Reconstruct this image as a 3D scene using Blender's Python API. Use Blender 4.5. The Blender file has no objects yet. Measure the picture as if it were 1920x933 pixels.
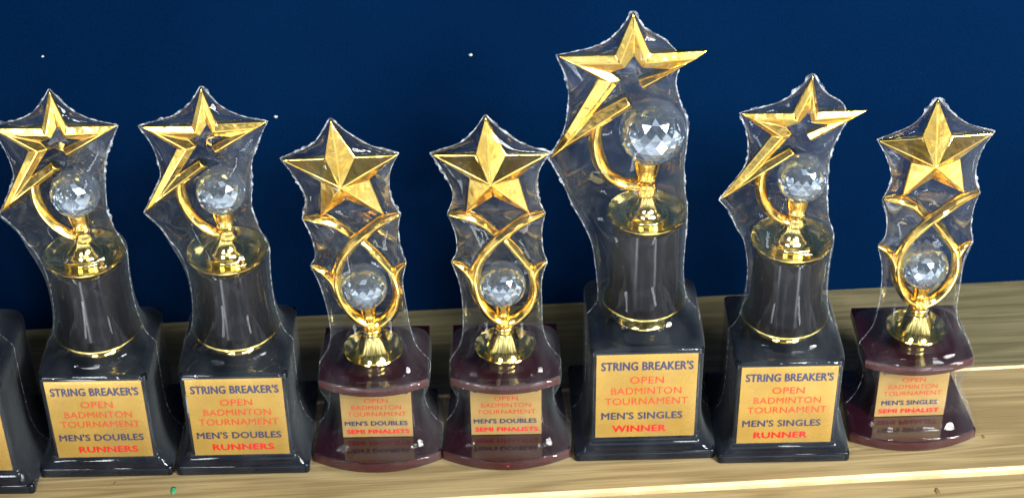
import bpy, bmesh, math, random
from math import sin, cos, pi, radians
from mathutils import Vector, Matrix, noise

random.seed(7)
scene = bpy.context.scene
col = scene.collection

# ------------------------------------------------------------------ camera
PITCH, ROLL, FPX, CAM_Z = radians(35.505), radians(-0.93), 3399.4, 0.7173
cam_data = bpy.data.cameras.new('camera')
cam = bpy.data.objects.new('camera', cam_data)
col.objects.link(cam)
cam_data.sensor_width = 36.0
cam_data.lens = 36.0 * FPX / 1920.0
cam_data.clip_start = 0.02
cam_data.clip_end = 50
fw = Vector((0, cos(PITCH), -sin(PITCH)))
rt = Vector((1, 0, 0))
up = rt.cross(fw)
rt2 = rt * cos(ROLL) + up * sin(ROLL)
up2 = up * cos(ROLL) - rt * sin(ROLL)
M = Matrix((rt2, up2, -fw)).transposed().to_4x4()
M.translation = Vector((0, 0, CAM_Z))
cam.matrix_world = M
cam_data.dof.use_dof = True
cam_data.dof.focus_distance = 0.985
cam_data.dof.aperture_fstop = 16
scene.camera = cam

# ------------------------------------------------------------------ view / render
scene.view_settings.view_transform = 'Standard'
scene.view_settings.look = 'None'
scene.view_settings.exposure = 0.25
scene.view_settings.gamma = 1.0
scene.render.engine = 'CYCLES'
scene.cycles.max_bounces = 14
scene.cycles.transparent_max_bounces = 24
scene.cycles.transmission_bounces = 10
scene.cycles.glossy_bounces = 6
scene.cycles.diffuse_bounces = 3
scene.cycles.caustics_refractive = True
scene.cycles.sample_clamp_indirect = 6
scene.cycles.use_denoising = True

# ------------------------------------------------------------------ surroundings (blotchy glow, strongest from below, shaped to brighten the gold)
world = bpy.data.worlds.new('World')
scene.world = world
world.use_nodes = True
nt = world.node_tree
nt.nodes.clear()
N = nt.nodes.new
L = nt.links.new
tc = N('ShaderNodeTexCoord')
sep = N('ShaderNodeSeparateXYZ'); L(tc.outputs['Generated'], sep.inputs[0])
ramp = N('ShaderNodeMapRange'); ramp.interpolation_type = 'SMOOTHSTEP'
ramp.inputs['From Min'].default_value = -0.12; ramp.inputs['From Max'].default_value = 0.20
ramp.inputs['To Min'].default_value = 1.0; ramp.inputs['To Max'].default_value = 0.05
L(sep.outputs['Z'], ramp.inputs['Value'])
nz = N('ShaderNodeTexNoise'); nz.inputs['Scale'].default_value = 4.5; nz.inputs['Detail'].default_value = 4
L(tc.outputs['Generated'], nz.inputs['Vector'])
nr = N('ShaderNodeMapRange'); nr.inputs['From Min'].default_value = 0.44; nr.inputs['From Max'].default_value = 0.60
nr.inputs['To Min'].default_value = 0.50; nr.inputs['To Max'].default_value = 1.9
L(nz.outputs['Fac'], nr.inputs['Value'])
mu = N('ShaderNodeMath'); mu.operation = 'MULTIPLY'
L(ramp.outputs[0], mu.inputs[0]); L(nr.outputs[0], mu.inputs[1])
bg = N('ShaderNodeBackground'); bg.inputs['Color'].default_value = (0.93, 0.97, 1.0, 1)
ms = N('ShaderNodeMath'); ms.operation = 'MULTIPLY'; ms.inputs[1].default_value = 1.2
L(mu.outputs[0], ms.inputs[0]); L(ms.outputs[0], bg.inputs['Strength'])
wo = N('ShaderNodeOutputWorld'); L(bg.outputs[0], wo.inputs[0])


def lamp(name, loc, target, size, power, color=(1, 1, 1), shape='DISK', size_y=None):
    d = bpy.data.lights.new(name, 'AREA')
    d.shape = shape
    d.size = size
    if size_y: d.size_y = size_y
    d.energy = power
    d.color = color
    o = bpy.data.objects.new(name, d)
    col.objects.link(o)
    o.location = loc
    dv = Vector(target) - Vector(loc)
    o.rotation_euler = dv.to_track_quat('-Z', 'Y').to_euler()
    return o

# main lamp, front right; two clusters of ceiling spots
key = lamp('hall_lamp', (1.05, -0.12, 0.96), (0.16, 0.84, 0.06), 0.50, 11.5, (1, 0.98, 0.93))
key.data.spread = radians(85)
for cx, cy in ((-0.98, -0.45), (-0.66, -0.42), (-1.02, -0.80), (-0.69, -0.78), (-0.72, -1.15), (-1.06, -1.18),
               (0.50, -0.50), (0.82, -0.46), (1.14, -0.42), (0.54, -0.90), (0.88, -0.86)):
    lamp('ceiling_lamp', (cx, cy, 1.40), (0, 0.82, 0.05), 0.13, 2.6, (0.93, 0.97, 1.0))
lamp('ceiling_panel', (0.25, -0.45, 1.95), (0.1, 0.82, 0.05), 1.3, 4.2, (0.78, 0.85, 1.0), 'RECTANGLE', 0.8)
for sx in (-0.52, 0.60):  # added low strip lamps, there only for the streaks on the columns
    lamp('added_low_strip', (sx, -0.10, -0.42), (sx * 0.1, 0.82, 0.12), 0.10, 1.8, (0.9, 0.95, 1), 'RECTANGLE', 0.34)

# ------------------------------------------------------------------ materials
def mat(name):
    m = bpy.data.materials.new(name)
    m.use_nodes = True
    m.node_tree.nodes.clear()
    return m, m.node_tree.nodes.new, m.node_tree.links.new

def pbr(name, color, rough, metal=0.0, coat=0.0, bump=None, rough_var=0.0, color2=None, cscale=60, ior=1.5):
    m, N, L = mat(name)
    b = N('ShaderNodeBsdfPrincipled'); o = N('ShaderNodeOutputMaterial')
    L(b.outputs[0], o.inputs[0])
    b.inputs['Base Color'].default_value = (*color, 1)
    b.inputs['Roughness'].default_value = rough
    b.inputs['Metallic'].default_value = metal
    b.inputs['IOR'].default_value = ior
    b.inputs['Coat Weight'].default_value = coat
    b.inputs['Coat Roughness'].default_value = 0.03
    tc = N('ShaderNodeTexCoord')
    if color2:
        n = N('ShaderNodeTexNoise'); n.inputs['Scale'].default_value = cscale; n.inputs['Detail'].default_value = 4
        L(tc.outputs['Object'], n.inputs['Vector'])
        cr = N('ShaderNodeMix'); cr.data_type = 'RGBA'
        mr = N('ShaderNodeMapRange'); mr.inputs['From Min'].default_value = .35; mr.inputs['From Max'].default_value = .65
        L(n.outputs['Fac'], mr.inputs['Value']); L(mr.outputs[0], cr.inputs['Factor'])
        cr.inputs['A'].default_value = (*color, 1); cr.inputs['B'].default_value = (*color2, 1)
        L(cr.outputs['Result'], b.inputs['Base Color'])
    if rough_var:
        n = N('ShaderNodeTexNoise'); n.inputs['Scale'].default_value = 150; n.inputs['Detail'].default_value = 4
        L(tc.outputs['Object'], n.inputs['Vector'])
        mr = N('ShaderNodeMapRange'); mr.inputs['To Min'].default_value = max(0, rough - rough_var); mr.inputs['To Max'].default_value = rough + rough_var
        L(n.outputs['Fac'], mr.inputs['Value']); L(mr.outputs[0], b.inputs['Roughness'])
    if bump:
        s, d = bump
        n = N('ShaderNodeTexNoise'); n.inputs['Scale'].default_value = s; n.inputs['Detail'].default_value = 2
        L(tc.outputs['Object'], n.inputs['Vector'])
        bp = N('ShaderNodeBump'); bp.inputs['Distance'].default_value = d; bp.inputs['Strength'].default_value = 1
        L(n.outputs['Fac'], bp.inputs['Height']); L(bp.outputs[0], b.inputs['Normal'])
    return m

GOLD = pbr('orange_gold_plating', (1.0, 0.74, 0.20), 0.14, 1.0, bump=(110, 0.0004), rough_var=.03, color2=(1.0, 0.62, 0.11), cscale=90)
LEMON = pbr('lemon_gold_plating', (0.98, 0.80, 0.27), 0.10, 1.0, bump=(70, 0.00015), rough_var=.04)
BLACK = pbr('glossy_black_plastic', (0.004, 0.006, 0.011), 0.05, 0, 0.0, bump=(70, 0.0001), rough_var=.02, ior=1.36)
COLUMN = pbr('glossy_black_tube', (0.006, 0.006, 0.009), 0.13, 0, 0.0, bump=(60, 0.0001), ior=1.24)
MAROON = pbr('glossy_maroon_lacquer', (0.014, 0.002, 0.005), 0.06, 0, 0.2, bump=(60, 0.0002), rough_var=.02)
MAROON_EDGE = pbr('scuffed_maroon_edge', (0.055, 0.009, 0.010), 0.3, 0, 0.2, bump=(300, 0.0005), color2=(0.035, 0.006, 0.009), cscale=120)
PLAQUE = pbr('gold_foil_plate', (0.64, 0.42, 0.095), 0.28, 0.45, 0.2, color2=(0.52, 0.33, 0.07), cscale=35, rough_var=.06)
DULL_PLAQUE = pbr('dull_gold_foil_plate', (0.50, 0.335, 0.11), 0.4, 0.25, 0.15, color2=(0.40, 0.26, 0.085), cscale=60, rough_var=.06)
NAVY = pbr('navy_print', (0.035, 0.035, 0.10), 0.4)
RED = pbr('red_print', (0.62, 0.045, 0.015), 0.4)
BRED = pbr('bold_red_print', (0.68, 0.012, 0.012), 0.4)
WHITE = pbr('white_paint', (0.5, 0.53, 0.56), 0.6)
SMEAR = pbr('pink_scrape', (0.62, 0.13, 0.10), 0.5, color2=(0.35, 0.05, 0.05), cscale=300)
GREEN = pbr('green_ink', (0.04, 0.28, 0.12), 0.6)

# crystal
m, N, L = mat('faceted_crystal'); CRYSTAL = m
g = N('ShaderNodeBsdfGlass'); g.inputs['Color'].default_value = (0.93, 0.97, 1, 1); g.inputs['Roughness'].default_value = 0.0; g.inputs['IOR'].default_value = 1.55
cd = N('ShaderNodeBsdfDiffuse'); cd.inputs['Color'].default_value = (0.72, 0.85, 1.0, 1)
ct = N('ShaderNodeBsdfTranslucent'); ct.inputs['Color'].default_value = (0.72, 0.85, 1.0, 1)
ca = N('ShaderNodeMixShader'); ca.inputs[0].default_value = .5; L(cd.outputs[0], ca.inputs[1]); L(ct.outputs[0], ca.inputs[2])
cm = N('ShaderNodeMixShader'); cm.inputs[0].default_value = .07; L(g.outputs[0], cm.inputs[1]); L(ca.outputs[0], cm.inputs[2])
cg = N('ShaderNodeBsdfGlossy'); cg.inputs['Color'].default_value = (0.80, 0.90, 1.0, 1); cg.inputs['Roughness'].default_value = 0.02
cq = N('ShaderNodeMixShader'); cq.inputs[0].default_value = .28; L(cm.outputs[0], cq.inputs[1]); L(cg.outputs[0], cq.inputs[2])
o = N('ShaderNodeOutputMaterial')
L(cq.outputs[0], o.inputs[0])

# shrink film
m, N, L = mat('clear_shrink_film'); FILM = m
tc = N('ShaderNodeTexCoord')
mp = N('ShaderNodeMapping'); mp.inputs['Scale'].default_value = (1, 1, 0.35); L(tc.outputs['Object'], mp.inputs[0])
n1 = N('ShaderNodeTexNoise'); n1.inputs['Scale'].default_value = 42; n1.inputs['Detail'].default_value = 1.5; n1.inputs['Distortion'].default_value = 0.8
L(mp.outputs[0], n1.inputs['Vector'])
n2 = N('ShaderNodeTexNoise'); n2.inputs['Scale'].default_value = 340; n2.inputs['Detail'].default_value = 2
L(tc.outputs['Object'], n2.inputs['Vector'])
b1 = N('ShaderNodeBump'); b1.inputs['Distance'].default_value = 0.00028; L(n1.outputs['Fac'], b1.inputs['Height'])
b2 = N('ShaderNodeBump'); b2.inputs['Distance'].default_value = 0.00002; L(n2.outputs['Fac'], b2.inputs['Height']); L(b1.outputs[0], b2.inputs['Normal'])
tr = N('ShaderNodeBsdfTransparent'); tr.inputs[0].default_value = (1, 1, 1, 1)
gl = N('ShaderNodeBsdfGlossy'); gl.inputs['Roughness'].default_value = 0.02; L(b2.outputs[0], gl.inputs['Normal'])
fr = N('ShaderNodeFresnel'); fr.inputs['IOR'].default_value = 1.38
fm = N('ShaderNodeMath'); fm.operation = 'MULTIPLY'; fm.inputs[1].default_value = 0.46; fm.use_clamp = True; L(fr.outputs[0], fm.inputs[0])
fk = N('ShaderNodeMath'); fk.operation = 'MINIMUM'; fk.inputs[1].default_value = 0.22; L(fm.outputs[0], fk.inputs[0])
mx = N('ShaderNodeMixShader'); L(fk.outputs[0], mx.inputs[0]); L(tr.outputs[0], mx.inputs[1]); L(gl.outputs[0], mx.inputs[2])
df = N('ShaderNodeBsdfDiffuse'); df.inputs['Color'].default_value = (0.75, 0.85, 0.9, 1)
n3 = N('ShaderNodeTexNoise'); n3.inputs['Scale'].default_value = 40; n3.inputs['Detail'].default_value = 3; L(mp.outputs[0], n3.inputs['Vector'])
mr = N('ShaderNodeMapRange'); mr.inputs['From Min'].default_value = .42; mr.inputs['From Max'].default_value = .72
mr.inputs['To Min'].default_value = 0.002; mr.inputs['To Max'].default_value = 0.022; L(n3.outputs['Fac'], mr.inputs['Value'])
lw = N('ShaderNodeLayerWeight'); lw.inputs['Blend'].default_value = 0.5
lp = N('ShaderNodeMath'); lp.operation = 'POWER'; lp.inputs[1].default_value = 3.0; L(lw.outputs['Facing'], lp.inputs[0])
la_ = N('ShaderNodeMath'); la_.operation = 'MULTIPLY_ADD'; la_.inputs[1].default_value = 0.07; L(lp.outputs[0], la_.inputs[0]); L(mr.outputs[0], la_.inputs[2])
mx2 = N('ShaderNodeMixShader'); L(la_.outputs[0], mx2.inputs[0]); L(mx.outputs[0], mx2.inputs[1]); L(df.outputs[0], mx2.inputs[2])
o = N('ShaderNodeOutputMaterial'); L(mx2.outputs[0], o.inputs[0])

m, N, L = mat('crinkled_film_seam'); SEAM = m
tr = N('ShaderNodeBsdfTransparent')
gl = N('ShaderNodeBsdfPrincipled'); gl.inputs['Base Color'].default_value = (0.8, 0.86, 0.92, 1); gl.inputs['Roughness'].default_value = 0.2
tc = N('ShaderNodeTexCoord')
n1 = N('ShaderNodeTexNoise'); n1.inputs['Scale'].default_value = 260; n1.inputs['Detail'].default_value = 5; L(tc.outputs['Object'], n1.inputs['Vector'])
bp = N('ShaderNodeBump'); bp.inputs['Distance'].default_value = 0.002; L(n1.outputs['Fac'], bp.inputs['Height']); L(bp.outputs[0], gl.inputs['Normal'])
mr = N('ShaderNodeMapRange'); mr.inputs['From Min'].default_value = .4; mr.inputs['From Max'].default_value = .65
mr.inputs['To Min'].default_value = 0.05; mr.inputs['To Max'].default_value = 0.5; L(n1.outputs['Fac'], mr.inputs['Value'])
mx = N('ShaderNodeMixShader'); L(mr.outputs[0], mx.inputs[0]); L(tr.outputs[0], mx.inputs[1]); L(gl.outputs[0], mx.inputs[2])
o = N('ShaderNodeOutputMaterial'); L(mx.outputs[0], o.inputs[0])

# wall
m, N, L = mat('navy_painted_wall'); WALLM = m
b = N('ShaderNodeBsdfPrincipled'); o = N('ShaderNodeOutputMaterial'); L(b.outputs[0], o.inputs[0])
tc = N('ShaderNodeTexCoord')
n1 = N('ShaderNodeTexNoise'); n1.inputs['Scale'].default_value = 9; n1.inputs['Detail'].default_value = 5; L(tc.outputs['Object'], n1.inputs['Vector'])
n2 = N('ShaderNodeTexNoise'); n2.inputs['Scale'].default_value = 900; n2.inputs['Detail'].default_value = 2; L(tc.outputs['Object'], n2.inputs['Vector'])
mxc = N('ShaderNodeMix'); mxc.data_type = 'RGBA'
mxc.inputs['A'].default_value = (0.0004, 0.0046, 0.024, 1); mxc.inputs['B'].default_value = (0.0009, 0.0135, 0.050, 1)
ad = N('ShaderNodeMath'); ad.operation = 'MULTIPLY_ADD'; ad.inputs[1].default_value = 0.55; L(n2.outputs['Fac'], ad.inputs[0])
ml = N('ShaderNodeMath'); ml.operation = 'MULTIPLY'; ml.inputs[1].default_value = 0.5; L(n1.outputs['Fac'], ml.inputs[0]); L(ml.outputs[0], ad.inputs[2])
L(ad.outputs[0], mxc.inputs['Factor']); L(mxc.outputs['Result'], b.inputs['Base Color'])
b.inputs['Roughness'].default_value = 0.75; b.inputs['Specular IOR Level'].default_value = 0.0
bp = N('ShaderNodeBump'); bp.inputs['Distance'].default_value = 0.0004; L(n2.outputs['Fac'], bp.inputs['Height']); L(bp.outputs[0], b.inputs['Normal'])

# pine
def pine(name, ca_, cb__):
    m, N, L = mat(name)
    b = N('ShaderNodeBsdfPrincipled'); o = N('ShaderNodeOutputMaterial'); L(b.outputs[0], o.inputs[0])
    tc = N('ShaderNodeTexCoord')
    oi = N('ShaderNodeObjectInfo')
    vo = N('ShaderNodeVectorMath'); vo.operation = 'SCALE'; vo.inputs['Scale'].default_value = 7.0
    cb = N('ShaderNodeCombineXYZ'); L(oi.outputs['Random'], cb.inputs[0]); L(oi.outputs['Random'], cb.inputs[1]); L(cb.outputs[0], vo.inputs[0])
    va = N('ShaderNodeVectorMath'); va.operation = 'ADD'; L(tc.outputs['Object'], va.inputs[0]); L(vo.outputs[0], va.inputs[1])
    mp = N('ShaderNodeMapping'); mp.inputs['Scale'].default_value = (2.2, 30, 30); L(va.outputs[0], mp.inputs[0])
    w = N('ShaderNodeTexNoise'); w.inputs['Scale'].default_value = 1.0; w.inputs['Detail'].default_value = 2; w.inputs['Distortion'].default_value = 0.5; L(mp.outputs[0], w.inputs['Vector'])
    rg = N('ShaderNodeMath'); rg.operation = 'MULTIPLY'; rg.inputs[1].default_value = 60; L(w.outputs['Fac'], rg.inputs[0])
    sn = N('ShaderNodeMath'); sn.operation = 'SINE'; L(rg.outputs[0], sn.inputs[0])
    mp2 = N('ShaderNodeMapping'); mp2.inputs['Scale'].default_value = (16, 600, 600); L(va.outputs[0], mp2.inputs[0])
    fi = N('ShaderNodeTexNoise'); fi.inputs['Scale'].default_value = 1.0; fi.inputs['Detail'].default_value = 4; L(mp2.outputs[0], fi.inputs['Vector'])
    ma = N('ShaderNodeMath'); ma.operation = 'MULTIPLY_ADD'; ma.inputs[1].default_value = 0.14; ma.inputs[2].default_value = 0.15; L(sn.outputs[0], ma.inputs[0])
    mb = N('ShaderNodeMath'); mb.operation = 'MULTIPLY_ADD'; mb.inputs[1].default_value = 0.55; L(fi.outputs['Fac'], mb.inputs[0]); L(ma.outputs[0], mb.inputs[2])
    cr = N('ShaderNodeValToRGB')
    cr.color_ramp.elements[0].position = 0.15; cr.color_ramp.elements[0].color = ca_
    cr.color_ramp.elements[1].position = 0.75; cr.color_ramp.elements[1].color = cb__
    L(mb.outputs[0], cr.inputs[0])
    # a few dirt blotches
    dn = N('ShaderNodeTexNoise'); dn.inputs['Scale'].default_value = 14; dn.inputs['Detail'].default_value = 6; L(va.outputs[0], dn.inputs['Vector'])
    dr = N('ShaderNodeMapRange'); dr.inputs['From Min'].default_value = .55; dr.inputs['From Max'].default_value = .8; dr.inputs['To Max'].default_value = 0.45
    L(dn.outputs['Fac'], dr.inputs['Value'])
    dm = N('ShaderNodeMix'); dm.data_type = 'RGBA'; dm.inputs['B'].default_value = (0.30, 0.24, 0.13, 1)
    L(dr.outputs[0], dm.inputs['Factor']); L(cr.outputs[0], dm.inputs['A'])
    L(dm.outputs['Result'], b.inputs['Base Color'])
    b.inputs['Roughness'].default_value = 0.55
    bp = N('ShaderNodeBump'); bp.inputs['Distance'].default_value = 0.0004; L(fi.outputs['Fac'], bp.inputs['Height']); L(bp.outputs[0], b.inputs['Normal'])
    return m
PINE = pine('pale_pine', (0.31, 0.240, 0.118, 1), (0.135, 0.094, 0.038, 1))
PINE_SHADED = pine('shaded_pine', (0.165, 0.148, 0.080, 1), (0.068, 0.058, 0.027, 1))  # greyer rear plank; shade behind the trophies is put into its colour
KNOT = pbr('dark_wood_knot', (0.10, 0.055, 0.02), 0.6, color2=(0.2, 0.12, 0.05), cscale=400)
PINE_EDGE = pbr('pale_pine_edge', (0.72, 0.56, 0.32), 0.5, color2=(0.6, 0.43, 0.22), cscale=60)  # paler wood along the front edge of each plank

# ------------------------------------------------------------------ mesh helpers
def obj(name, verts, faces, material, parent=None, smooth=True, loc=None, angle=None, edge_mat=None):
    me = bpy.data.meshes.new(name)
    me.from_pydata([tuple(v) for v in verts], [], faces)
    bm = bmesh.new(); bm.from_mesh(me)
    bmesh.ops.remove_doubles(bm, verts=bm.verts, dist=1e-6)
    bmesh.ops.recalc_face_normals(bm, faces=bm.faces)
    bm.to_mesh(me); bm.free()
    me.materials.append(material)
    for p in me.polygons: p.use_smooth = smooth
    if smooth and angle:
        me.set_sharp_from_angle(angle=radians(angle))
    o = bpy.data.objects.new(name, me)
    col.objects.link(o)
    if parent: o.parent = parent
    if loc: o.location = loc
    return o

def bevel(o, w, seg=2):
    b = o.modifiers.new('bevel', 'BEVEL'); b.width = w; b.segments = seg; b.limit_method = 'ANGLE'; b.angle_limit = radians(28)
    b.harden_normals = False
    return o

def lathe(prof, n=64, cx=0, cy=0):
    V = []; F = []
    for r, z in prof:
        for i in range(n):
            a = 2 * pi * i / n
            V.append((cx + r * cos(a), cy + r * sin(a), z))
    for k in range(len(prof) - 1):
        for i in range(n):
            j = (i + 1) % n
            F.append((k * n + i, k * n + j, (k + 1) * n + j, (k + 1) * n + i))
    F.append(tuple(range(n)))
    F.append(tuple(reversed(range((len(prof) - 1) * n, len(prof) * n))))
    return V, F

def rrect(hx, hy, r, cy=0, seg=5):
    pts = []
    for sx, sy, a0 in ((1, -1, -90), (1, 1, 0), (-1, 1, 90), (-1, -1, 180)):
        for k in range(seg + 1):
            a = radians(a0 + 90 * k / seg)
            pts.append((sx * (hx - r) + r * cos(a), cy + sy * (hy - r) + r * sin(a)))
    return pts

def stack(rings):
    """rings: list of (list of xy, z)"""
    V = []; F = []; n = len(rings[0][0])
    for pts, z in rings:
        V += [(p[0], p[1], z) for p in pts]
    for k in range(len(rings) - 1):
        for i in range(n):
            j = (i + 1) % n
            F.append((k * n + i, k * n + j, (k + 1) * n + j, (k + 1) * n + i))
    F.append(tuple(range(n)))
    F.append(tuple(range((len(rings) - 1) * n, len(rings) * n)))
    return V, F

def catmull(P, n=6):
    out = []
    for i in range(len(P) - 1):
        p0 = P[max(i - 1, 0)]; p1 = P[i]; p2 = P[i + 1]; p3 = P[min(i + 2, len(P) - 1)]
        for k in range(n):
            t = k / n
            out.append(tuple(0.5 * ((2 * b) + (-a + c) * t + (2 * a - 5 * b + 4 * c - d) * t * t + (-a + 3 * b - 3 * c + d) * t ** 3)
                             for a, b, c, d in zip(p0, p1, p2, p3)))
    out.append(tuple(P[-1]))
    return out

def sweep(path, prof, n=6):
    """path: list of (x, y, z, width scale) in mm; prof: closed list of (side, front)"""
    P = catmull(path, n)
    V = []; F = []; m = len(prof)
    for i, p in enumerate(P):
        a = P[max(i - 1, 0)]; b = P[min(i + 1, len(P) - 1)]
        t = Vector((b[0] - a[0], b[1] - a[1], b[2] - a[2])).normalized()
        fr = Vector((0, -1, 0)); fr = (fr - t * fr.dot(t)).normalized()
        sd = t.cross(fr)
        c = Vector(p[:3])
        for s, f in prof:
            V.append((c + sd * s * p[3] + fr * f * p[3]) * 0.001)
    for i in range(len(P) - 1):
        for k in range(m):
            j = (k + 1) % m
            F.append((i * m + k, i * m + j, (i + 1) * m + j, (i + 1) * m + k))
    F.append(tuple(range(m))); F.append(tuple(range((len(P) - 1) * m, len(P) * m)))
    return V, F

RIDGE = [(-1, -0.75), (-1.0, -0.1), (-0.55, 0.55), (-0.15, 0.9), (0.15, 0.9), (0.55, 0.55), (1.0, -0.1), (1, -0.75)]

def join(parts):
    V = []; F = []
    for v, f in parts:
        k = len(V); V += list(v); F += [tuple(i + k for i in q) for q in f]
    return V, F

def band(O, I, hf=4.6, edge=1.6, back=3.0):
    """a star drawn as a bevelled band between outer points O and inner points I (mm, x z)"""
    n = len(O); V = []
    tips = {1, 3, 5, 7}
    for k in range(n):
        o_, i_ = O[k], I[k]
        if k in tips:
            t = 0.30; m_ = (o_[0] * (1 - t) + i_[0] * t, o_[1] * (1 - t) + i_[1] * t); h = hf * 0.80
        else:
            m_ = ((o_[0] + i_[0]) / 2, (o_[1] + i_[1]) / 2); h = hf
        eo = edge * (0.35 if k in tips else 1)
        V += [(o_[0], -eo, o_[1]), (m_[0], -h, m_[1]), (i_[0], -edge, i_[1]), (i_[0], back, i_[1]), (o_[0], back * (0.2 if k in tips else 1), o_[1])]
    F = []
    for k in range(n - 1):
        a = 5 * k; b = a + 5
        for q in range(5):
            r = (q + 1) % 5
            F.append((a + q, a + r, b + r, b + q))
    F.append((0, 1, 2, 3, 4)); e = 5 * (n - 1); F.append((e, e + 1, e + 2, e + 3, e + 4))
    return [(x * .001, y * .001, z * .001) for x, y, z in V], F

def solid_star(P, c, hf=8.5, edge=1.2, back=4.0):
    V = []; F = []; n = len(P)
    for x, z in P: V.append((x, -edge, z))
    for x, z in P: V.append((x, back * .6, z))
    V.append((c[0], -hf, c[1])); V.append((c[0], back, c[1]))
    for k in range(n):
        j = (k + 1) % n
        F += [(k, j, 2 * n), (k, j, n + j, n + k), (n + k, n + j, 2 * n + 1)]
    return [(x * .001, y * .001, z * .001) for x, y, z in V], F

def crystal(R):
    """faceted ball: staggered rings of points, hulled"""
    bm = bmesh.new()
    pts = [(0, 0, R)]
    rings = [(78, 8), (66, 16), (53, 18), (40, 18), (27, 18), (14, 18), (1, 18), (-12, 18), (-25, 18), (-39, 18), (-54, 16)]
    rr_ = random.Random(int(R * 1e5))
    for q, (lat, n) in enumerate(rings):
        for i in range(n):
            a = 2 * pi * (i + 0.5 * (q % 2)) / n + .2
            la = radians(lat + rr_.uniform(-.6, .6))
            pts.append((R * cos(la) * cos(a), R * cos(la) * sin(a), R * sin(la)))
    for i in range(8):
        a = 2 * pi * i / 8
        pts.append((R * .32 * cos(a), R * .32 * sin(a), -R * .92))
    vs = [bm.verts.new(p) for p in pts]
    bmesh.ops.convex_hull(bm, input=vs)
    V = [tuple(v.co) for v in bm.verts]
    bm.verts.index_update()
    F = [tuple(v.index for v in f.verts) for f in bm.faces]
    bm.free()
    return V, F

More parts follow.
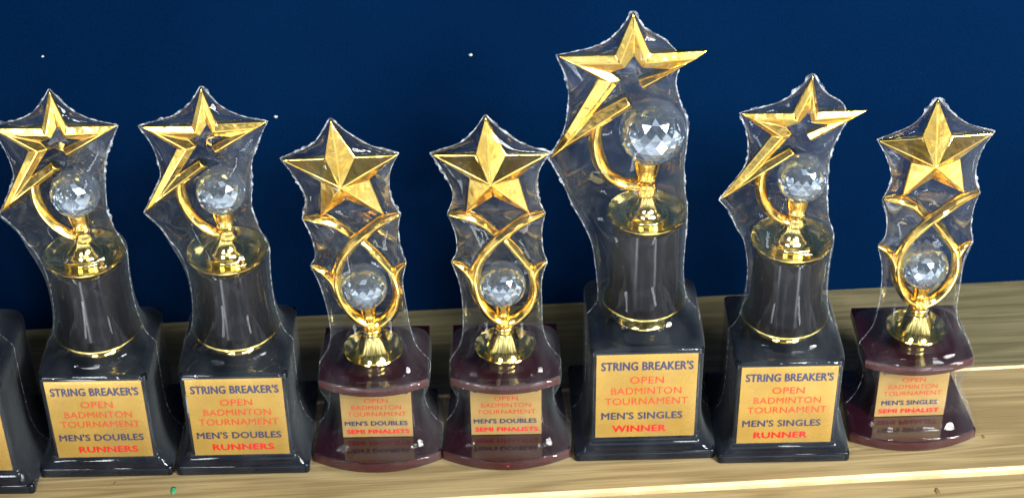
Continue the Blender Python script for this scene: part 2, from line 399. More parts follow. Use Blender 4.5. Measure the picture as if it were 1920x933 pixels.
def film(keys, seed):
    """keys: (Lx,Lz,Rx,Rz,depth front, depth back, n, cusp) in mm from the tip down"""
    rows = []
    nk = len(keys)
    def val(i, c): return keys[i][c]
    for i in range(nk - 1):
        ca = keys[i][7]; cb_ = keys[i + 1][7]
        steps = max(3, int(max(abs(val(i, 1) - val(i + 1, 1)), abs(val(i, 0) - val(i + 1, 0)), abs(val(i, 3) - val(i + 1, 3))) / 1.6))
        for s in range(steps):
            t = s / steps
            r = []
            for c in range(7):
                p1 = val(i, c); p2 = val(i + 1, c)
                t1 = (p2 - p1) if ca or i == 0 else (p2 - val(i - 1, c)) * .5
                t2 = (p2 - p1) if cb_ or i == nk - 2 else (val(i + 2, c) - p1) * .5
                h = (2 * t ** 3 - 3 * t * t + 1) * p1 + (t ** 3 - 2 * t * t + t) * t1 + (-2 * t ** 3 + 3 * t * t) * p2 + (t ** 3 - t * t) * t2
                r.append(h)
            rows.append(r)
    rows.append(list(keys[-1][:7]))
    K = 72
    V = []; F = []
    sv = []
    for ri, (lx, lz, rx, rz, df_, db, n) in enumerate(rows):
        cx = (lx + rx) / 2; hw = max((rx - lx) / 2, .2)
        fz = max(0, min(1, (lz - keys[0][1] * .56) / 15)); n = n * (1 - fz) + 1.45 * fz; df_ *= 1 + .3 * fz; db *= 1 + .25 * fz
        for k in range(K):
            a = 2 * pi * k / K
            ca, sa = cos(a), sin(a)
            x = math.copysign(abs(ca) ** (2 / n), ca); y = math.copysign(abs(sa) ** (2 / n), sa)
            u = (1 - x) / 2
            z = rz * (1 - u) + lz * u
            d = df_ if sa < 0 else db
            p = Vector((cx + hw * x, d * y, z))
            q = Vector((p.x * .055 + seed * 9.1, p.y * .055, p.z * .022))
            dsp = noise.noise(q) * 1.0 + noise.noise(q * 2.2) * .25
            cz = noise.noise(Vector((p.x * .05 + p.z * .035 + seed * 2.7, p.y * .03, p.z * .03 - p.x * .02)))
            fig = max(0, min(1, (p.z - keys[0][1] * .52) / 15))
            dsp = dsp * (.15 + .85 * fig) + max(0, 1 - abs(cz) * 7) * .8 * fig
            w = min(1, abs(sa) * 1.4) * min(1, hw / 8) * (.35 if n > 4 else 1)
            p.y += math.copysign(1, sa) * dsp * w * .8
            p.x += .25 * noise.noise(Vector((0, 0, p.z * .4 + seed * 3 + (5 if ca > 0 else 0)))) * abs(ca)
            V.append(p * .001)
    R = len(rows)
    for r in range(R - 1):
        for k in range(K):
            j = (k + 1) % K
            F.append((r * K + k, r * K + j, (r + 1) * K + j, (r + 1) * K + k))
    # seams: thin crinkled fins along both outlines, down to the shoulder
    SV = []; SF = []
    for side in (0, 1):
        base = len(SV); cnt = 0
        pts = []
        for (lx, lz, rx, rz, df_, db, n) in rows:
            pts.append((rx, rz) if side == 0 else (lx, lz))
        fine = []
        for a, b in zip(pts[:-1], pts[1:]):
            for s in range(3):
                t = s / 3; fine.append((a[0] * (1 - t) + b[0] * t, a[1] * (1 - t) + b[1] * t))
        for i, p in enumerate(fine):
            a = fine[max(i - 1, 0)]; b = fine[min(i + 1, len(fine) - 1)]
            tx, tz = b[0] - a[0], b[1] - a[1]; l = math.hypot(tx, tz) or 1
            nx, nz_ = (-tz / l, tx / l) if side == 0 else (tz / l, -tx / l)
            if (nx > 0) != (side == 0) and abs(nx) > .2: nx, nz_ = -nx, -nz_
            if abs(nx) <= .2 and nz_ < 0: nx, nz_ = -nx, -nz_
            wd = .25 + 1.2 * abs(noise.noise(Vector((i * .11, seed * 4, side)))) + .5 * abs(noise.noise(Vector((i * .45, seed * 4, side))))
            wd *= max(0.0, min(1, (p[1] - 95) / 60)) * (.35 + 1.1 * max(0, min(1, noise.noise(Vector((i * .045, seed * 2.3, side * 5))) * 2 + .5)))
            wd *= 1 + 1.6 * max(0, min(1, (p[1] - pts[0][1] + 22) / 16)) * max(0, noise.noise(Vector((i * .07, seed * 1.7, side))) + .25)
            yy = .7 * noise.noise(Vector((i * .5, seed, side * 7)))
            SV += [Vector((p[0] - nx * .3, 0, p[1] - nz_ * .3)) * .001, Vector((p[0] + nx * wd, yy, p[1] + nz_ * wd)) * .001]
            if i:
                q = base + 2 * i
                SF.append((q - 2, q - 1, q + 1, q))
    return (V, F), (SV, SF)

def text_line(s, x0, x1, zc, h, y, material, parent, bold, shear=0):
    """one printed line, fitted between x0 and x1 (m), cap height h, centred at height zc"""
    cu = bpy.data.curves.new('lettering', 'FONT')
    cu.body = s; cu.size = 1; cu.resolution_u = 3; cu.shear = shear; cu.space_character = 1.04
    tmp = bpy.data.objects.new('lettering', cu); col.objects.link(tmp)
    bpy.context.view_layer.update()
    me = bpy.data.meshes.new_from_object(tmp.evaluated_get(bpy.context.evaluated_depsgraph_get()))
    bpy.data.objects.remove(tmp); bpy.data.curves.remove(cu)
    xs = [v.co.x for v in me.vertices]; ys = [v.co.y for v in me.vertices]
    ax, bx, ay, by = min(xs), max(xs), min(ys), max(ys)
    for v in me.vertices:
        u = (v.co.x - ax) / (bx - ax); w_ = (v.co.y - ay) / (by - ay)
        v.co = Vector((x0 + u * (x1 - x0), y, zc + (w_ - .5) * h))
    if bold:
        n0 = len(me.vertices)
        vs = [v.co.copy() for v in me.vertices]; fs = [tuple(p.vertices) for p in me.polygons]
        V = []; F = []
        for q, (dx, dz) in enumerate(((-1, 0), (1, 0), (0, .7), (0, -.7), (0, 0))):
            V += [(c.x + dx * bold, c.y - q * 1e-5, c.z + dz * bold) for c in vs]; F += [tuple(i + q * n0 for i in f) for f in fs]
        bpy.data.meshes.remove(me)
        me = bpy.data.meshes.new('lettering'); me.from_pydata(V, [], F)
    me.name = 'lettering'
    me.materials.clear(); me.materials.append(material)
    o = bpy.data.objects.new('lettering', me); col.objects.link(o); o.parent = parent
    return o

def plaque(parent, hw, z0, z1, yf, cat_line, last_line, last_x, cat_x=(.05, .86), foil=None):
    W = 2 * hw; H = z1 - z0
    V, F = stack([([(-hw, 0), (hw, 0), (hw, .0008), (-hw, .0008)], z0), ([(-hw, 0), (hw, 0), (hw, .0008), (-hw, .0008)], z1)])
    V = [(x, y + yf, z) for x, y, z in V]
    p = obj('plaque', V, F, foil or PLAQUE, parent, smooth=False)
    y = yf - .00012
    def ln(s, a, b, f, h, mt, bold=0.0, sh=0): text_line(s, -hw + a * W, -hw + b * W, z1 - f * H, h * H, y, mt, p, bold, sh)
    ln("STRING BREAKER'S", .05, .955, .135, .100, NAVY, .00024)
    ln("OPEN", .335, .67, .305, .082, RED, .00003)
    ln("BADMINTON", .15, .85, .435, .082, RED, 0.0)
    ln("TOURNAMENT", .09, .92, .560, .082, RED, 0.0)
    ln(cat_line, cat_x[0], cat_x[1], .735, .085, NAVY, .00018)
    ln(last_line, last_x[0], last_x[1], .895, .078, BRED, .00026)
    return p

def thing(name, label, loc, rz, group):
    o = bpy.data.objects.new(name, None); col.objects.link(o)
    o.empty_display_size = .02
    o.location = loc; o.rotation_euler = (0, 0, rz)
    o['label'] = label; o['category'] = 'trophy'; o['group'] = group
    return o

def box_pedestal(t, hb, hx, yfr, ybk, ztop):
    cy = (yfr + ybk) / 2; hy = (ybk - yfr) / 2
    rings = [(rrect(hb, hb, .0022), 0.0), (rrect(hb + .0002, hb + .0002, .0022), .0005), (rrect(hb, hb, .0022), .0052), (rrect(hb - .0007, hb - .0007, .0022), .0060)]
    for k in range(1, 7):
        a = k / 6 * pi / 2
        f = 1 - sin(a)
        hx_ = hx + .0006 + (hb - .0012 - hx - .0006) * f; hy_ = hy + .0004 + (hb - .0012 - hy - .0004) * f
        rings.append((rrect(hx_, hy_, .002, cy * (1 - f)), .0060 + .0048 * (1 - cos(a))))
    rings += [(rrect(hx, hy, .0018, cy), .0112), (rrect(hx, hy, .0018, cy), ztop - .0044), (rrect(hx + .0008, hy + .0008, .0022, cy), ztop - .0040)]
    for k in range(7):
        a = k / 6 * pi / 2
        rings.append((rrect(hx + .0008 - .0024 * (1 - cos(a)), hy + .0008 - .0024 * (1 - cos(a)), .0026, cy), ztop - .0020 + .0020 * sin(a)))
    V, F = stack(rings)
    return obj('pedestal', V, F, BLACK, t, angle=50)

def column_set(t, ztop, rfoot, rring, zring, rcol, rdish, zdish, zstem):
    z = ztop
    V, F = lathe([(rfoot + .0022, z), (rfoot + .0024, z + .0008), (rfoot + .0014, z + .0016), (rfoot - .0004, zring - .0042), (rfoot + .0035, zring - .0026), (rring - .0014, zring - .0012), (rring - .0001, zring - .0014),
                  (rring + .0006, zring - .0003), (rring + .0001, zring + .0008), (rring - .0009, zring + .0007), (rring - .0018, zring - .0002), (rcol - .001, zring - .0020), (.002, zring - .0022)], 96)
    obj('lower_dish', V, F, LEMON, t, angle=60)
    V, F = lathe([(rcol + .0002, zring - .0021), (rcol + .0001, zring + .002), (rcol, (zring + zdish) / 2), (rcol - .0006, zdish - .0052)], 96)
    obj('column', V, F, COLUMN, t, angle=60)
    d = zdish
    rc = rdish * .52
    V, F = lathe([(.002, d - .0058), (rcol - .0002, d - .0056), (rcol + .0008, d - .0040), (rdish - .0009, d - .0012), (rdish + .0001, d - .0006), (rdish + .0002, d + .0002), (rdish - .0004, d + .0007), (rdish - .0011, d + .0004), (rdish - .0022, d - .0012),
                  (rc + .003, d - .0034), (rc + .0006, d - .0036), (rc + .0004, d - .0014), (rc - .0004, d - .0008), (rc - .0022, d - .0002), (rc - .0026, d + .0010), (rc - .0042, d + .0022),
                  (rc - .0062, d + .0050), (rc - .0074, zstem - .0018), (rc - .0076, zstem)], 96)
    obj('upper_dish', V, F, LEMON, t, angle=50)

def ball_set(t, bx, bz, r, sx, zb, zt, rs, rt_, zm=.35):
    h = zt - zb
    V, F = lathe([(rs * 1.15, zb), (rs * 1.25, zb + h * .12), (rs, zb + h * .2), (rs * .95, zb + h * .38), (rs * 1.2, zb + h * .44), (rs * 1.05, zb + h * .5), (rt_ * .9, zb + h * .8), (rt_, zt), (rt_ * .85, zt + .0006)], 40, sx)
    obj('ball_cup', V, F, GOLD, t, angle=50)
    V, F = crystal(r)
    o = obj('crystal_ball', V, F, CRYSTAL, t, smooth=False, loc=(bx, 0, bz))
    return o

def wrap(t, keys, seed):
    a, s = film(keys, seed)
    f = obj('shrink_wrap', a[0], a[1], FILM, t)
    obj('film_seam', s[0], s[1], SEAM, f)
    return f

# ------------------------------------------------------------------ open-star trophies (black pedestal)
B_O = [(6.0, 196.5), (34.6, 215.2), (8.0, 215.5), (3.3, 237.0), (-5.5, 214.8), (-33.2, 214.4), (-15.9, 200.7), (-41.4, 159.2), (-1.4, 188.8)]
B_I = [(2.5, 201.5), (13.6, 207.0), (4.8, 208.1), (2.8, 215.0), (-1.8, 208.2), (-8.3, 205.8), (-5.1, 201.6), (-18.7, 183.5), (-5.6, 192.6)]
B_ARC = [(-17.5, 181.5), (-19.2, 175), (-19.4, 167), (-17.5, 158.7), (-13.2, 151.0), (-7.6, 145.8), (-2.0, 143.2), (5.8, 142.8)]
A_O = [(-3.5, 226.5), (29.3, 249.2), (-1.3, 249.1), (-10.7, 272.1), (-19.6, 248.4), (-49.8, 247.6), (-28.3, 234.2), (-53.8, 184.1), (-9.6, 216.1)]
A_I = [(-7.0, 232.7), (9.4, 238.8), (-5.5, 240.2), (-9.8, 247.2), (-14.2, 240.3), (-21.7, 237.6), (-16.3, 232.9), (-31.4, 211.8), (-13.4, 222.7)]
A_ARC = [(-26.5, 208.5), (-28.6, 201), (-29.0, 192.3), (-26.9, 181.3), (-21.9, 172.2), (-13.6, 166.2), (-5.1, 164.6), (4.0, 164.5)]

def film_keys(kind, full_tip):
    if kind == 'B':
        s = 0.0
        top = [(3.1, 237.8, 3.7, 237.8, .6, .6, 2, 1), (-4.5, 227.5, 10.8, 226.5, 3.4, 3, 2, 0), (-14, 220.6, 20.5, 219.5, 4.6, 3.6, 2, 0)]
        if full_tip:
            top += [(-33.8, 214.7, 35.0, 215.4, 2.2, 2, 2, 1), (-29, 201.5, 28.0, 203, 6.5, 4, 2, 0), (-28, 184, 22.5, 190, 10, 7, 2, 0), (-34, 172, 20.0, 176, 13, 11, 2, 0)]
        else:
            top += [(-33.8, 214.7, 24.2, 209.5, 4.6, 3, 2, 1), (-29, 201.5, 20.5, 200, 6.5, 4, 2, 0), (-28, 184, 17.2, 189, 10, 7, 2, 0), (-34, 172, 16.8, 176, 13, 11, 2, 0)]
        mid = [(-41.8, 159, 17.5, 160, 14, 12, 2, 1), (-35.5, 150.5, 19.5, 147, 15, 14, 2, 0), (-31, 140, 22.5, 138, 18, 18, 2, 0), (-26.5, 131.5, 23.6, 132.3, 23.4, 23.4, 2, 0),
               (-23.5, 116, 22.8, 116, 22.5, 22.5, 2, 0), (-23.4, 96, 23.2, 96, 22.8, 22.8, 2.1, 0), (-25.8, 80, 25.8, 80, 25.8, 25.8, 2.4, 0)]
        low = [(-28.4, 73.5, 28.4, 73.5, 29, 28.5, 3.6, 0), (-31.6, 68.6, 31.6, 68.6, 34.2, 32.5, 9, 0), (-31.4, 60, 31.4, 60, 34.2, 32.5, 10, 0), (-31.6, 30, 31.6, 30, 34.2, 32.4, 10, 0),
               (-33.0, 17, 33.0, 17, 35.0, 33.5, 10, 0), (-35.6, 10, 35.6, 10, 36.8, 36, 11, 0), (-39.2, 4.8, 39.2, 4.8, 39.4, 39.2, 13, 0), (-39.3, .6, 39.3, .6, 39.5, 39.3, 14, 0)]
        return top + mid + low
    top = [(-11, 272.8, -10.3, 272.8, .6, .6, 2, 1), (-18.6, 261.0, -4.0, 262.5, 3.6, 3, 2, 0), (-28, 253.4, 6.0, 256.0, 5, 4, 2, 0), (-50.5, 248, 16.3, 245.2, 5, 3, 2, 1),
           (-45, 233.5, 13.2, 231, 7.5, 5, 2, 0), (-44, 217, 15.5, 219, 12, 9, 2, 0), (-46.6, 201, 20.0, 206, 17, 15, 2, 0), (-54.3, 184, 20.6, 192, 18, 16, 2, 1),
           (-47.5, 170, 19.8, 177, 16, 15, 2, 0), (-41, 152.5, 21.0, 160, 18, 17, 2, 0), (-35, 140, 22.8, 148, 22.8, 22, 2, 0), (-30, 125, 22.4, 125, 22, 22, 2, 0),
           (-27.5, 105, 22.4, 105, 22, 22, 2, 0), (-26.5, 88, 25.0, 88, 25, 25, 2.4, 0)]
    low = [(-30, 80.5, 30, 80.5, 31, 30, 4, 0), (-33, 75.8, 33, 75.8, 36, 34, 9, 0), (-33, 66, 33, 66, 36, 34, 10, 0), (-33.2, 30, 33.2, 30, 36, 34, 10, 0),
           (-34.8, 17, 34.8, 17, 37, 35.5, 10, 0), (-37.5, 10, 37.5, 10, 39.3, 38, 11, 0), (-41.7, 4.8, 41.7, 4.8, 41.9, 41.7, 13, 0), (-41.8, .6, 41.8, .6, 42, 41.8, 14, 0)]
    return top + low

def open_star(t, kind, seed, tilt=0):
    O, I, A = (B_O, B_I, B_ARC) if kind == 'B' else (A_O, A_I, A_ARC)
    k = 1 if kind == 'B' else 1.2
    st = obj('star', *band(O, I, 3.8 * k, 1.5 * k, 3 * k), GOLD, t, angle=25); bevel(st, .0005, 2)
    path = [(x, .2, z, 3.3 * k * (1.05 if i > 1 else .9)) for i, (x, z) in enumerate(A)]
    ar = obj('curved_arm', *sweep(path, RIDGE), GOLD, t, angle=35); bevel(ar, .0003, 1)

def make_open_star(label, loc, rz, kind, full_tip, seed, cat_line, last, last_x, group, cat_x=(.05, .86)):
    t = thing('star_trophy', label, loc, rz, group)
    if kind == 'B':
        box_pedestal(t, .0385, .0300, -.0319, .0310, .0700)
        plaque(t, .0274, .0103, .0670, -.0329, cat_line, last, last_x, cat_x)
        column_set(t, .0700, .0145, .0247, .0805, .0202, .0229, .1325, .1425)
        open_star(t, 'B', seed)
        ball_set(t, .0027, .1724, .0137, .0016, .1415, .1600, .0044, .0066)
    else:
        box_pedestal(t, .0410, .0314, -.0335, .0315, .0768)
        plaque(t, .0288, .0124, .0737, -.0345, cat_line, last, last_x, cat_x)
        column_set(t, .0768, .0160, .0237, .0890, .0193, .0222, .1478, .1605)
        open_star(t, 'A', seed)
        ball_set(t, .0015, .1998, .0183, -.0008, .1600, .1830, .0050, .0082)
    wrap(t, film_keys(kind, full_tip), seed)
    return t

# ------------------------------------------------------------------ solid-star trophies (maroon two-tier stand)
def dshape(hf, hb, yf, bulge, yb, r=.0015, n=14):
    pts = []
    for k in range(n + 1):
        u = -1 + 2 * k / n
        x = hf * u
        pts.append((x, yf - bulge * (1 - u * u)))
    pts.append((hf * .2 + hb * .8, yb - .0006)); pts.append((hb, yb)); pts.append((-hb, yb)); pts.append((-hf * .2 - hb * .8, yb - .0006))
    return pts

def scale_pts(p, s):
    return [(x * s if abs(x) > 0 else x, y * s + (1 - s) * .004) for x, y in p]

def slab(t, name, P, z0, z1):
    V, F = stack([(scale_pts(P, .99), z0), (P, z0 + .0006), (P, z1 - .0009), (scale_pts(P, .988), z1)])
    o = obj(name, V, F, MAROON, t, angle=40)
    o.data.materials.append(MAROON_EDGE)
    for p in o.data.polygons:
        c = p.center
        if abs(p.normal.z) < .3: p.material_index = 1
    return o

C_STAR = [(-6.3, 219.6), (4.2, 196.4), (26.8, 196.0), (10.5, 181.5), (15.8, 158.0), (-3.6, 169.4), (-18.8, 158.8), (-16.2, 181.5), (-35.6, 196.6), (-12.2, 196.5)]
def make_solid_star(label, loc, rz, seed, cat_line, last, last_x, group, mirror=1, cat_x=(.04, .93)):
    t = thing('star_trophy', label, loc, rz, group)
    slab(t, 'lower_tier', dshape(.0372, .0330, -.0240, .0105, .0330), 0, .0072)
    slab(t, 'upper_tier', dshape(.0314, .0308, -.0160, .0085, .0330), .0490, .0556)
    hx = .0218
    V, F = stack([(rrect(hx + .003, .0215, .001, .0110), .0070), (rrect(hx + .0006, .0209, .001, .0108), .0110), (rrect(hx, .0205, .001, .0105), .0200), (rrect(hx, .0205, .001, .0105), .0492)])
    obj('pillar', V, F, MAROON, t, angle=40)
    plaque(t, .0206, .0076, .0474, -.0112, cat_line, last, last_x, cat_x, DULL_PLAQUE)
    z = .0556
    V, F = lathe([(.0106, z), (.0110, z + .001), (.0108, z + .0022), (.0115, z + .003), (.0150, z + .0062), (.0172, z + .0092), (.0176, z + .0104), (.0173, z + .0108), (.0160, z + .0098), (.0138, z + .0068),
                  (.0128, z + .0064), (.0122, z + .0075), (.0112, z + .0085), (.0094, z + .0120), (.0078, z + .0165), (.0066, z + .0200), (.0064, z + .0215), (.0052, z + .0222), (.0050, z + .0240)], 80)
    obj('gold_foot', V, F, LEMON, t, angle=50)
    st = obj('star', *solid_star(C_STAR, (-4.6, 181.5)), GOLD, t, angle=20); bevel(st, .0006, 2)
    r = 3.2
    r1 = [(23.8, 0, 157.2), (14.6, -1.5, 154.3), (4.9, -3.5, 148.2), (-3.8, -3, 139.8), (-11.5, -1, 127.8), (-14.9, 0, 117.5), (-15.2, 0, 107), (-12.3, 0, 95.6), (-6.6, 0, 86.6), (1.0, 0, 82.6), (8.6, 0, 85.5),
          (14.8, 0, 93.2), (18.0, 0, 103), (17.8, 0, 111.6), (16.2, 0, 119)]
    r2 = [(-28.4, 0, 157.6), (-19.8, 0, 156), (-11.6, 1.2, 151.3), (-4.9, 2.2, 144.2), (3.3, 2.0, 137.0), (10.2, .8, 127.8), (16.2, 0, 118.6)]
    w1 = [.55, 1.1, 1.1, 1, 1, .95, .95, 1, 1.1, 1.2, 1.1, 1, .95, .95, .8]
    w2 = [.35, 1.0, 1, .85, .85, .9, .8]
    s1 = [(-28.0, 0, 125.6, .3), (-22.2, 0, 121.2, .8), (-17.6, .4, 113, .8), (-15.6, .6, 102, .8), (-12.0, .6, 92, .7)]
    s2 = [(24.6, 0, 124.4, .3), (19.6, 0, 119.6, .8), (17.6, .4, 111, .8), (17.6, .6, 100, .7)]
    parts = [sweep([(x * mirror, y, zz, r * w) for (x, y, zz), w in zip(r1, w1)], RIDGE), sweep([(x * mirror, y, zz, r * w) for (x, y, zz), w in zip(r2, w2)], RIDGE),
             sweep([(x, y, zz, r * w) for x, y, zz, w in s1], RIDGE), sweep([(x, y, zz, r * w) for x, y, zz, w in s2], RIDGE)]
    for q, (v, f) in enumerate(parts):
        ro = obj('ribbon_strand' if q < 2 else 'thorn_strand', v, f, GOLD, t, angle=35); bevel(ro, .0003, 1)
    ball_set(t, -.0003, .1095, .0134, -.0004, .0815, .0970, .0032, .0050)
    V, F = lathe([(.0052, .0785), (.0060, .0795), (.0060, .0808), (.0045, .0815)], 32)
    obj('collar', V, F, GOLD, t)
    k = [(-6.6, 220.4, -6.0, 220.4, .6, .6, 2, 1), (-13, 210.5, .5, 212.5, 4, 3, 2, 0), (-20, 203.6, 12, 202.8, 6, 4, 2, 0), (-36.2, 197.2, 27.4, 196.6, 4, 2.5, 2, 1),
         (-29.5, 184, 21.5, 184, 9, 5, 2, 0), (-25.5, 170, 20.6, 168, 7, 5, 2, 0), (-29.2, 157.6, 24.6, 157.2, 5.5, 4, 2, 1), (-25.6, 146, 22.6, 147, 7, 6, 2, 0), (-25.0, 133, 22.8, 134, 9, 8, 2, 0),
         (-28.4, 125.6, 25, 124.6, 11, 10, 2, 1), (-24.8, 112, 21.8, 112, 14.5, 14, 2, 0), (-23.5, 96, 21.8, 96, 12.5, 12, 2, 0), (-23.8, 80, 22, 80, 14, 14, 2, 0), (-25.5, 68, 24.5, 68, 18.2, 19, 2.4, 0),
         (-29.5, 60, 29, 60, 20.5, 26, 3.4, 0), (-32, 55.4, 32, 55.4, 24.4, 33, 5, 0), (-32.1, 48.8, 32.1, 48.8, 24.4, 33.4, 5, 0), (-28.5, 38, 28.5, 38, 21, 32, 5, 0), (-28, 28, 28, 28, 21, 32, 4.5, 0),
         (-30.5, 18, 30.5, 18, 24, 33, 4.2, 0), (-34.5, 11, 34.5, 11, 29, 33.4, 4.2, 0), (-38, 7, 38, 7, 33.6, 34, 4.4, 0), (-38.3, .8, 38.3, .8, 34.6, 34, 4.6, 0)]
    wrap(t, k, seed)
    return t

# ------------------------------------------------------------------ setting: wall, shelf boards
YAW = math.atan2(.959 - .9236, .3376 + .3125)
ORG = Vector((0, .9420, 0))
def shelf_pt(u, v, z=0):
    """u along the boards, v towards the viewer from the back edge"""
    return ORG + Vector((cos(YAW) * u + sin(YAW) * v, sin(YAW) * u - cos(YAW) * v, z))

bp_ = [shelf_pt(-2, .24), shelf_pt(2, .24), shelf_pt(2, -.02), shelf_pt(-2, -.02)]
V, F = stack([([(p.x, p.y) for p in bp_], -.060), ([(p.x, p.y) for p in bp_], -.026)])
shelf = obj('wooden_shelf', V, F, PINE, None, smooth=False)
shelf['kind'] = 'structure'
def plank(v0, v1, z1, th, wood=None):
    n = 80; rnd = .0016
    prof = [(v0, z1 - th), (v0, z1 - .0004), (v0 + .0004, z1), (v1 - rnd, z1), (v1 - rnd * .4, z1 - .0004), (v1, z1 - .0014), (v1, z1 - th)]
    V = []; F = []
    for i in range(n + 1):
        u = -1.2 + 2.4 * i / n
        for q, (v, z) in enumerate(prof):
            wob = noise.noise(Vector((u * 3, v1 * 9, 0))) * .0007 if q > 2 else 0
            V.append((u, -(v + wob), z))
    m_ = len(prof)
    for i in range(n):
        for q in range(m_ - 1): F.append((i * m_ + q, i * m_ + q + 1, (i + 1) * m_ + q + 1, (i + 1) * m_ + q))
        F.append((i * m_ + m_ - 1, i * m_, (i + 1) * m_, (i + 1) * m_ + m_ - 1))
    F.append(tuple(range(m_))); F.append(tuple(range(n * m_, (n + 1) * m_)))
    o = obj('plank', V, F, wood or PINE, None, smooth=False)
    o.data.materials.append(PINE_EDGE)
    for p in o.data.polygons:
        c = p.center
        if c.y < -(v1 - rnd) and len(p.vertices) == 4 and c.z > z1 - th * .8: p.material_index = 1
    o.location = ORG; o.rotation_euler = (0, 0, YAW)
    o.parent = shelf
    return o
plank(0.0, .0880, 0.0, .025, PINE_SHADED)
plank(.0888, .1785, 0.0, .025)
plank(.1800, .2350, -.0032, .022)

wp = [shelf_pt(-2.5, -.0015), shelf_pt(2.5, -.0015), shelf_pt(2.5, -.06), shelf_pt(-2.5, -.06)]
V, F = stack([([(p.x, p.y) for p in wp], -.3), ([(p.x, p.y) for p in wp], 1.2)])
wall = obj('wall', V, F, WALLM, None, smooth=False)
wall['kind'] = 'structure'

def px_ray(px, py):
    return (fw * FPX + rt2 * (px - 960) - up2 * (py - 466.5)).normalized()
def blob(name, p, nrm, r, material, label, cat, sx=1.0, th=.0006):
    nrm = nrm.normalized(); a = nrm.cross(Vector((0, 0, 1)) if abs(nrm.z) < .9 else Vector((1, 0, 0))).normalized(); b = nrm.cross(a)
    n = 12; V = [p + nrm * th]; F = []
    for ring, (rr, h) in enumerate(((.55, .85), (1, 0))):
        for i in range(n):
            t_ = 2 * pi * i / n; w = rr * r * (1 + .35 * noise.noise(Vector((cos(t_) * 2 + p.x * 50, sin(t_) * 2, p.z * 40))))
            V.append(p + a * cos(t_) * w * sx + b * sin(t_) * w + nrm * th * h)
    for i in range(n):
        j = (i + 1) % n
        F += [(0, 1 + i, 1 + j), (1 + i, 1 + n + i, 1 + n + j, 1 + j)]
    F.append(tuple(range(1 + n, 1 + 2 * n)))
    o = obj(name, V, F, material)
    if label: o['label'] = label; o['category'] = cat
    return o
wn = Vector((sin(YAW), -cos(YAW), 0))
w0 = shelf_pt(0, -.0014)
# flecks on the wall, at points (u, z)
def wall_hit(px, py):
    d = px_ray(px, py); C_ = Vector((0, 0, CAM_Z)); return C_ + d * ((w0 - C_).dot(wn) / d.dot(wn))
for (x, y, r, lb) in ((80, 106, .0007, 'tiny white paint fleck on the navy wall at far left, above the first open star'),
                   (882, 103, .0010, 'tiny white paint fleck on the navy wall high above the middle maroon trophy'),
                   (517, 219, .0010, 'tiny white paint fleck on the navy wall left of the first solid star')):
    f_ = blob('paint_fleck', wall_hit(x, y), wn, r, WHITE, lb, 'paint fleck', 1.3)
    f_['group'] = 'paint flecks on the navy wall'
def shelf_hit(px, py, z=0):
    d = px_ray(px, py); C_ = Vector((0, 0, CAM_Z)); return C_ + d * ((z - CAM_Z) / d.z)
blob('ink_spot', shelf_hit(325, 918, .0002), Vector((0, 0, 1)), .0016, GREEN, 'small green ink spot on the front plank under the second black trophy', 'ink spot', 2.0, .00015)
for x, y, r in ((1843, 818, .0013), (1757, 920, .0016), (215, 905, .0010)):
    k_ = blob('knot', shelf_hit(x, y, -.00005 if y < 900 or x < 1000 else -.0032), Vector((0, 0, 1)), r, KNOT, None, None, 1.8, .00012)
    k_.parent = shelf

def warp(t, k, z0, kz=0.0, dx=0.0):
    """each figure was set on its stem a little differently: lean and tip it"""
    def f(x, z):
        a = max(0, z - z0); e = min(1, a / .03)
        return x + k * a + dx * e, z + kz * x * e
    for c in t.children_recursive:
        if c.name.split('.')[0] in ('star', 'curved_arm', 'ball_cup', 'ribbon_strand', 'thorn_strand', 'shrink_wrap', 'film_seam'):
            for v in c.data.vertices: v.co.x, v.co.z = f(v.co.x, v.co.z)
        elif c.name.split('.')[0] == 'crystal_ball':
            c.location.x, c.location.z = f(c.location.x, c.location.z)

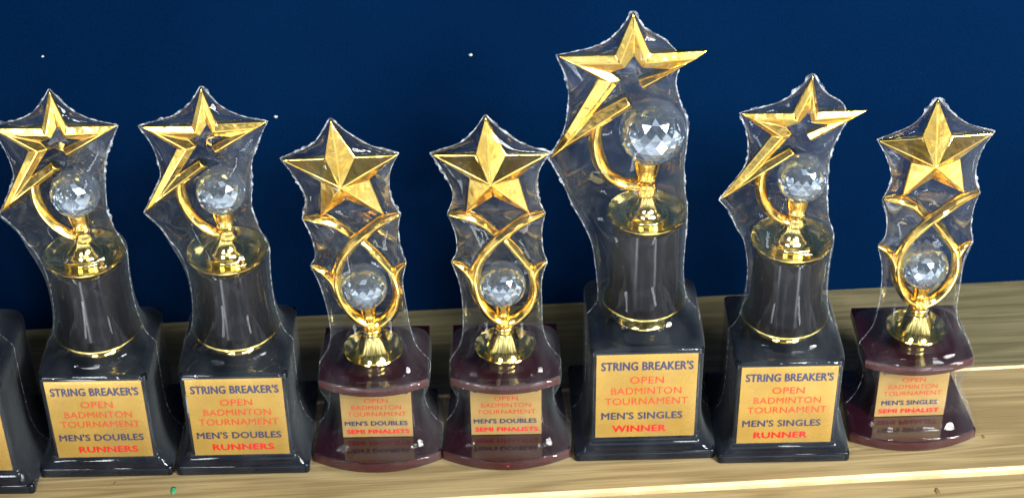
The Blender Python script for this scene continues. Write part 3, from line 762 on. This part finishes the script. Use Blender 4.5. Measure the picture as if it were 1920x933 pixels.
# ------------------------------------------------------------------ the eight trophies
GB = 'black pedestal trophies with an open star and crystal ball'
GC = 'maroon two-tier trophies with a solid star and ribbon loop'
make_open_star('black pedestal trophy cut off by the left edge of the picture', (-.3180, .8120, 0), 0, 'A', False, 1, "MEN'S DOUBLES", 'WINNERS', (.2, .8), GB)
t1 = make_open_star("leftmost full open-star trophy, plaque reading MEN'S DOUBLES RUNNERS, star cut by the picture edge", (-.2379, .8229, 0), radians(.2), 'B', True, 2, "MEN'S DOUBLES", 'RUNNERS', (.235, .85), GB, (.05, .93))
t2 = make_open_star("open-star trophy reading MEN'S DOUBLES RUNNERS, beside the first solid-star maroon trophy", (-.1587, .8231, 0), radians(.4), 'B', True, 3, "MEN'S DOUBLES", 'RUNNERS', (.20, .84), GB, (.05, .93))
t3 = make_solid_star("solid-star trophy on maroon tiers right of the two RUNNERS trophies, its star tilted slightly", (-.0806, .8180, 0), radians(0), 4, "MEN'S DOUBLES", 'SEMI FINALISTS', (.06, .95), GC)
t4 = make_solid_star("solid-star maroon trophy with a pink scrape on its edge, left of the tallest trophy", (-.0050, .8183, 0), radians(0), 5, "MEN'S DOUBLES", 'SEMI FINALISTS', (.06, .95), GC)
make_open_star("tallest trophy, open star and largest crystal ball, plaque reading MEN'S SINGLES WINNER", (.0752, .8323, 0), radians(.7), 'A', False, 6, "MEN'S SINGLES", 'WINNER', (.17, .71), GB, (.06, .87))
make_open_star("open-star trophy reading MEN'S SINGLES RUNNER, right of the tallest trophy", (.1560, .8258, 0), radians(.3), 'B', False, 7, "MEN'S SINGLES", 'RUNNER', (.18, .74), GB, (.05, .87))
t7 = make_solid_star("rightmost trophy, solid star on maroon tiers reading MEN'S SINGLES SEMI FINALIST", (.2340, .8290, 0), radians(1.2), 8, "MEN'S SINGLES", 'SEMI FINALIST', (.05, .92), GC, 1, (.08, .88))
warp(t1, -.066, .1425, -.01); warp(t2, -.064, .1425, .01); warp(t3, -.045, .078, .04, -.0012); warp(t4, -.012, .078); warp(t7, 0, .078, .06)
# pink scrape on the front edge of the lower tier of t4
sc = blob('scrape', Vector((.0055, -.0338, .0036)), Vector((0.12, -1, 0)), .0026, SMEAR, None, None, 2.6, .0002)
sc.parent = t4
